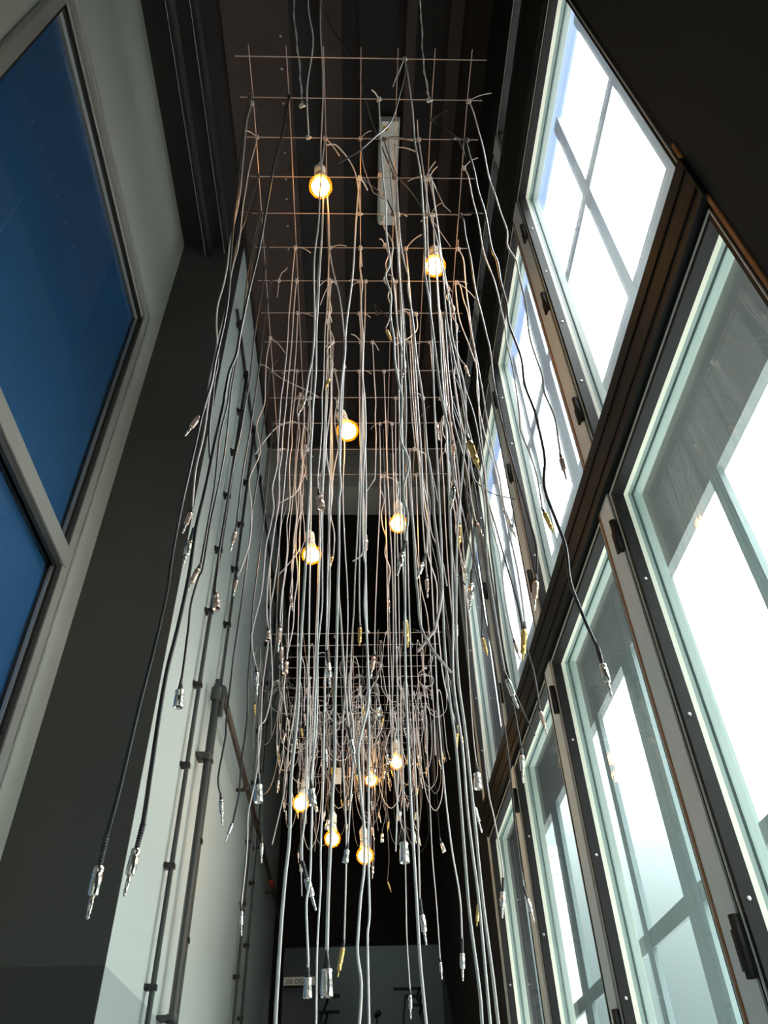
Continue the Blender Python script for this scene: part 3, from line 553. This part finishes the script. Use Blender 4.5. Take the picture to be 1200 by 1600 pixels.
# ================================================================ BULBS
def bulb(p, tilt, top, label, hide_cord=False):
    """LED globe bulb: p centre of the globe, tilt = lean of the axis, top = hanging point on the grid."""
    p = Vector(p); ax = Vector((tilt[0], tilt[1], 1)).normalized()
    t = thing('light_bulb', tuple(p - Vector((0, 0, .03))), label, 'light bulb', 'glowing bulbs')
    prof = [(-.033, .002), (-.0315, .0105), (-.0265, .020), (-.0175, .028), (-.0065, .0325), (.0045, .0328), (.0145, .0295), (.0225, .0240), (.030, .0180)]
    link('globe', MB().lathe(p, ax, prof, 18), 'bloom_glass', t, True)
    link('glowing_core', MB().lathe(p, ax, [(-.026, .002), (-.022, .0135), (-.013, .0225), (0, .0258), (.010, .0225), (.020, .013), (.028, .007)], 14), 'bulb_glow', t, True)
    nk = link('neck', MB().lathe(p, ax, [(.030, .0182), (.045, .0165), (.054, .0140)], 16), 'white_plastic', t, True)
    link('screw_cap', MB().lathe(p, ax, [(.054, .0130), (.057, .0138), (.060, .0128), (.063, .0138), (.066, .0128), (.070, .0128)], 12), 'silver', nk, True)
    so = link('socket', MB().lathe(p, ax, [(.062, .0165), (.092, .0165), (.098, .0120), (.110, .0050)], 12), 'white_plastic', t, True)
    e = p + ax*.108; tp = Vector(top)
    pts = [e, e + ax*.02, e.lerp(tp, .5) + Vector((.006, .004, 0)), tp]
    link('cord', MB().tube(spline(pts, 5), .0022, 6), 'rubber_pale', t, True)
    link('knot', MB().tube([tp + Vector((.006*math.cos(a*.9), .004*math.sin(a*1.8), .006*math.sin(a*.9))) for a in range(10)], .0028, 5), 'rubber_pale', t, True)
bulb((-.0965, .965, 2.125), (-.05, -.1), (-.09, .98, 2.222), 'glowing round bulb nearest the viewer, alone at the upper left')
bulb((.234, 1.165, 2.055), (.05, .0), (.236, 1.18, 2.183), 'glowing bulb at the upper right, half hidden by bundled cables')
bulb((-.024, 1.515, 1.722), (-.25, .1), (-.07, 1.58, 2.10), 'glowing bulb tilted in its socket at the middle of the picture')
bulb((-.143, 1.92, 1.578), (-.12, .05), (-.165, 1.88, 2.035), 'glowing bulb at the left below the end of the near grid')
bulb((.1455, 1.958, 1.744), (.02, .0), (.146, 1.98, 2.007), 'glowing bulb at the right below the end of the near grid')
bulb((-.213, 2.93, 1.174), (.2, .0), (-.20, 2.93, g2z(2.93)), 'leftmost glowing bulb under the far grid, ringed by a looped cable')
bulb((-.096, 3.13, 1.11), (.0, .0), (-.10, 3.13, g2z(3.13)), 'second glowing bulb from the left under the far grid')
bulb((.032, 3.0, 1.0), (-.05, .0), (.02, 3.03, g2z(3.03)), 'lowest glowing bulb under the far grid')
bulb((.072, 3.627, 1.562), (.05, .0), (.075, 3.63, g2z(3.63)), 'glowing bulb under the far grid with a tag above it')
bulb((.182, 3.317, 1.509), (.0, .0), (.185, 3.33, g2z(3.33)), 'highest and rightmost glowing bulb under the far grid')

# ================================================================ CABLES
RUB = {'k': 'rubber_black', 'g': 'rubber_grey', 'w': 'rubber_pale'}
def plug(root, kind, p, d, L, alt=None):
    """p start of the plug on the cord, d direction, L length along d."""
    d = Vector(d).normalized(); p = Vector(p)
    f = lambda prof: [(t*L, q*L*1.18) for t, q in prof]
    if kind == 'jack':
        ms = alt or 'silver'; L = max(.055, min(.11, L*1.08))
        body = link('plug', MB().lathe(p, d, f([(.35, .030), (.36, .055), (.42, .060), (.425, .052), (.45, .052), (.455, .060), (.70, .058), (.72, .040)]), 12), ms, root, True)
        link('tip', MB().lathe(p, d, f([(.72, .026), (.88, .026), (.885, .020), (.90, .020), (.905, .026), (.945, .017), (.975, .025), (1.0, .006)]), 10), ms, body, True)
        prof = []
        for q in range(9): prof += [(.039*q, .040-.0008*q), (.039*q+.022, .040-.0008*q), (.039*q+.023, .029), (.039*q+.038, .029)]
        link('strain_relief', MB().lathe(p, d, f(prof), 10), 'rubber_black', body, True)
    elif kind in ('mini', 'rca'):
        L = max(.042, min(.08, L*1.08)); mt = alt or ('gold' if kind == 'rca' else 'rose')
        body = link('plug', MB().lathe(p, d, f([(.16, .040), (.20, .062), (.36, .068), (.37, .060), (.60, .062), (.64, .045)]), 10), mt, root, True)
        if kind == 'mini':
            link('tip', MB().lathe(p, d, f([(.64, .028), (.86, .028), (.865, .021), (.88, .021), (.885, .028), (.96, .026), (1.0, .006)]), 8), 'silver', body, True)
        else:
            link('tip', MB().lathe(p, d, f([(.64, .058), (.80, .058), (.803, .024), (.97, .022), (1.0, .006)]), 10), 'gold', body, True)
        link('strain_relief', MB().lathe(p, d, f([(-.06, .030), (.10, .042), (.18, .044)]), 8), 'rubber_black', body, True)
    elif kind == 'xlr':
        L = max(.03, min(.075, L)); mt = alt or 'silver'
        body = link('plug', MB().lathe(p, d, f([(.36, .085), (.37, .130), (.42, .135), (.43, .112), (.70, .135), (1.0, .142), (1.005, .118), (.93, .118)]), 14), mt, root, True)
        link('contact_face', MB().lathe(p + d*.88*L, d, f([(0, .117), (.05, .117)]), 12), 'clip_black', body)
        link('strain_relief', MB().lathe(p, d, f([(-.08, .045), (.15, .060), (.37, .090)]), 10), 'rubber_black', body, True)
PN = {'jack': 'large jack plug', 'mini': 'small jack plug', 'rca': 'gold phono plug', 'xlr': 'round metal connector', 'none': 'bare cut end'}
TN = {'k': 'black', 'g': 'grey', 'w': 'pale grey'}
used = {}
def knot(root, p, r, m, tail):
    p = Vector(p); R_ = r + .0042; K = []
    for a in range(17):
        th = a/16*2*math.pi*1.8; K.append(p + Vector(((a/16-.5)*.010, R_*math.cos(th), R_*math.sin(th))))
    kn = link('knot', MB().tube(K, r*.9, 5), m, root, True)
    if tail:
        a = random.uniform(0, 2*math.pi); L = random.uniform(.03, .075); dx = math.cos(a); dy = math.sin(a)*.7; dz = random.uniform(-.9, .5)
        T_ = [p + Vector((dx*L*t, dy*L*t, dz*L*t + .012*math.sin(t*3.1))) for t in (0, .25, .5, .75, 1)]
        link('tail', MB().tube(T_, r*.85, 5), m, kn, True)
def cable(pts, r, tone, kind, end, label, group, alt=None, sub=4, wob=.006, tail=True):
    p0 = Vector(pts[0]); t = thing('cable', tuple(p0), label, 'cable', group)
    P = spline(pts, sub); ph = random.uniform(0, 6)
    n = len(P)
    for i in range(n):
        f = min(1, i/4.0, (n-1-i)/3.0 if kind != 'none' else 1)
        z = P[i].z; P[i] = P[i] + Vector((0, wob*f*(math.sin(z*9+ph)+.5*math.sin(z*21+2*ph)), 0))
    if kind == 'none': P += [Vector(end)]
    link('cord', MB().tube(P, r, 7), RUB[tone], t, True)
    knot(t, p0, r, RUB[tone], tail)
    if kind != 'none':
        d = Vector(end) - P[-1]; plug(t, kind, P[-1], d, d.length, alt)
    return t
def side(x):
    i = min(range(7), key=lambda q: abs(GX[q]-x)); return word(i)
def unique(lab, z):
    used.setdefault(lab, []).append(z); return lab
entries = []
def near_label(row, x, tone, kind, z_end):
    i = int(round(row))
    return '%s cable, %s, near grid, %s cross wire, %s lengthwise wire' % (TN[tone], PN[kind], word(min(13, i)), side(x))

JOBS = []
for row, rad, tone, kind, xz, end in CABLES:
    y = .68 + .1*row
    pts = [(xz[i]/1000, y, xz[i+1]/1000) for i in range(0, len(xz), 2)]
    JOBS.append((row, pts, rad*(.00098 if tone == 'k' else .00074), tone, kind, (end[0]/1000, y, end[1]/1000)))
# straighter ones filling the bundle
rr = random.Random(5)
for n in range(22):
    row = rr.choice((3, 5, 6, 7, 8, 9, 10, 10, 11, 11, 12, 12, 13, 13)) + rr.uniform(-.15, .15)
    y = .68 + .1*row
    x = rr.choice((rr.uniform(-.28, .32), rr.uniform(.06, .32), rr.choice(GX))); L = rr.choice((rr.uniform(.35, .8), rr.uniform(.8, 1.35), rr.uniform(1.2, 1.75)))
    z = g1z(y); k_ = 9; lean = rr.uniform(-.02, .03)
    pts = [(x + lean*q/k_ + (rr.uniform(-.011, .011) if q else 0), y, z - L*q/k_) for q in range(k_+1)]
    kind = rr.choice(('mini', 'mini', 'rca', 'xlr', 'jack', 'none', 'mini')); e = pts[-1]; ln = .075 if kind == 'jack' else .052
    JOBS.append((row, pts, rr.choice((.0015, .0018, .0020)), rr.choice('gggwk'), kind, (e[0]+rr.uniform(-.015, .015), y, e[2]-ln)))
cnt = {}
labs = []
for j in JOBS:
    l = near_label(j[0], j[1][0][0], j[3], j[4], j[5][2]); labs.append(l); cnt.setdefault(l, []).append(j[5][2])
for j, l in zip(JOBS, labs):
    zs = sorted(cnt[l])
    if len(zs) == 2: l = ('lower-hanging ' if j[5][2] == zs[0] else 'higher-ending ') + l
    elif len(zs) > 2: l = ('lowest-hanging ' if j[5][2] == zs[0] else 'highest-ending ' if j[5][2] == zs[-1] else 'middle-length ') + l
    alt = None
    if j[4] == 'mini' and j[5][2] < .75: alt = 'silver'
    if j[4] == 'xlr' and j[5][2] > .8: alt = 'rose'
    cable(j[1], j[2], j[3], j[4], j[5], l, 'long cables hung from the near grid', alt)

# ---------------------------------------------------------------- tangle under the far grid
rf = random.Random(23)
fcnt = {}
FJ = []
for n in range(150):
    i = n % 14 if n % 14 > 3 or n % 3 == 0 else rf.randrange(4, 14); y = 2.53 + .1*i + rf.uniform(-.03, .03); x = rf.choice(G2X) + rf.uniform(-.035, .035); z = g2z(y)
    tone = rf.choice('ggwddk'); r = rf.choice((.0011, .0013, .0016)); typ = rf.random()
    if typ < .52:                                    # hangs down, slightly curled
        L = rf.choice((rf.uniform(.12, .3), rf.uniform(.25, .5), rf.uniform(.45, .72))); k_ = 7; c = rf.uniform(-.05, .05)
        pts = [(x + c*math.sin(q/k_*rf.uniform(1.5, 3.2)) + rf.uniform(-.006, .006)*(q > 0), y + rf.uniform(-.006, .006)*(q > 0), z - L*q/k_) for q in range(k_+1)]
        kind = rf.choice(('mini', 'mini', 'rca', 'xlr', 'none', 'mini', 'jack')); e = pts[-1]
        end = (e[0]+rf.uniform(-.015, .015), e[1], e[2]-(.07 if kind == 'jack' else .05)); st = 'hanging'
    elif typ < .82:                                  # slack loop that comes back up, then falls to a free end
        L = rf.uniform(.2, .55); w_ = rf.uniform(.04, .12)*rf.choice((-1, 1)); y2 = y + rf.uniform(-.06, .1)
        pts = [(x, y, z), (x-.01*w_/abs(w_), y, z-L*.45), (x+w_*.05, lerp(y, y2, .3), z-L*.85), (x+w_*.5, lerp(y, y2, .5), z-L), (x+w_*.95, lerp(y, y2, .7), z-L*.82), (x+w_, y2, z-L*.4), (x+w_*1.05, y2, z-.03), (x+w_*1.15, y2+.01, z+.012), (x+w_*1.3, y2+.02, z-.03), (x+w_*1.35, y2+.02, z-L*.5)]
        kind = rf.choice(('none', 'mini', 'rca')); e = pts[-1]; end = (e[0]+.008, e[1], e[2]-.05); st = 'looped'
    else:                                            # round coil just under the wires
        R_ = rf.uniform(.03, .075); cz = z-R_-.005; pts = [(x, y, z)]
        for q in range(1, 13):
            a = math.pi/2 + q*.62*rf.choice((1, 1)); pts.append((x + R_*math.cos(a), y + .006*q*rf.uniform(.5, 1), cz + R_*math.sin(a)))
        e = pts[-1]; pts.append((e[0]+.01, e[1]+.01, e[2]-rf.uniform(.05, .25))); e = pts[-1]
        kind = rf.choice(('none', 'mini')); end = (e[0], e[1], e[2]-.05); st = 'coiled'
    FJ.append((pts, r, tone, kind, end, st, i))
TN['d'] = 'dark grey'; RUB['d'] = 'rubber_dark'
PS = {'jack': 'large jack plug', 'mini': 'small plug', 'rca': 'gold plug', 'xlr': 'metal connector', 'none': 'bare end'}
labs = []
for j in FJ:
    gi = min(range(7), key=lambda q: abs(G2X[q]-j[0][0][0]))
    l = '%s %s cable with %s, far grid, %s cross wire, %s lengthwise wire' % (j[5], TN[j[2]], PS[j[3]], word(j[6]), word(gi)); labs.append(l); fcnt.setdefault(l, []).append(j[4][2])
for j, l in zip(FJ, labs):
    zs = sorted(fcnt[l])
    if len(zs) > 1: l = ('lowest ' if j[4][2] == zs[0] else 'highest ' if j[4][2] == zs[-1] else 'middle ') + l
    cable(j[0], j[1], j[2], j[3], j[4], l, 'short cables tangled on the far grid', 'silver' if j[3] in ('mini', 'xlr') and rf.random() < .5 else None, 4, .003, rf.random() < .5)
tg = thing('paper_tag', (.075, 3.37, 1.52), 'small pale paper tag hanging by the far bulb', 'tag')
link('card', MB().box(.062, .092, 3.368, 3.372, 1.535, 1.60), 'paper', tg); link('string', MB().tube([(.077, 3.37, 1.60), (.077, 3.38, 1.70), (.077, 3.43, 1.766)], .001, 5), 'rubber_pale', tg)
tg = thing('adapter_box', (-.09, 3.2, 1.40), 'small pale adapter box with a yellow label among far cables', 'adapter')
link('case', MB().box(-.105, -.065, 3.19, 3.23, 1.375, 1.43), 'white_plastic', tg); link('yellow_label', MB().box(-.108, -.085, 3.186, 3.191, 1.40, 1.43), 'yellow', tg); link('lead', MB().tube([(-.085, 3.21, 1.43), (-.09, 3.22, 1.6), (-.09, 3.23, 1.749)], .002, 6), 'rubber_black', tg, True)
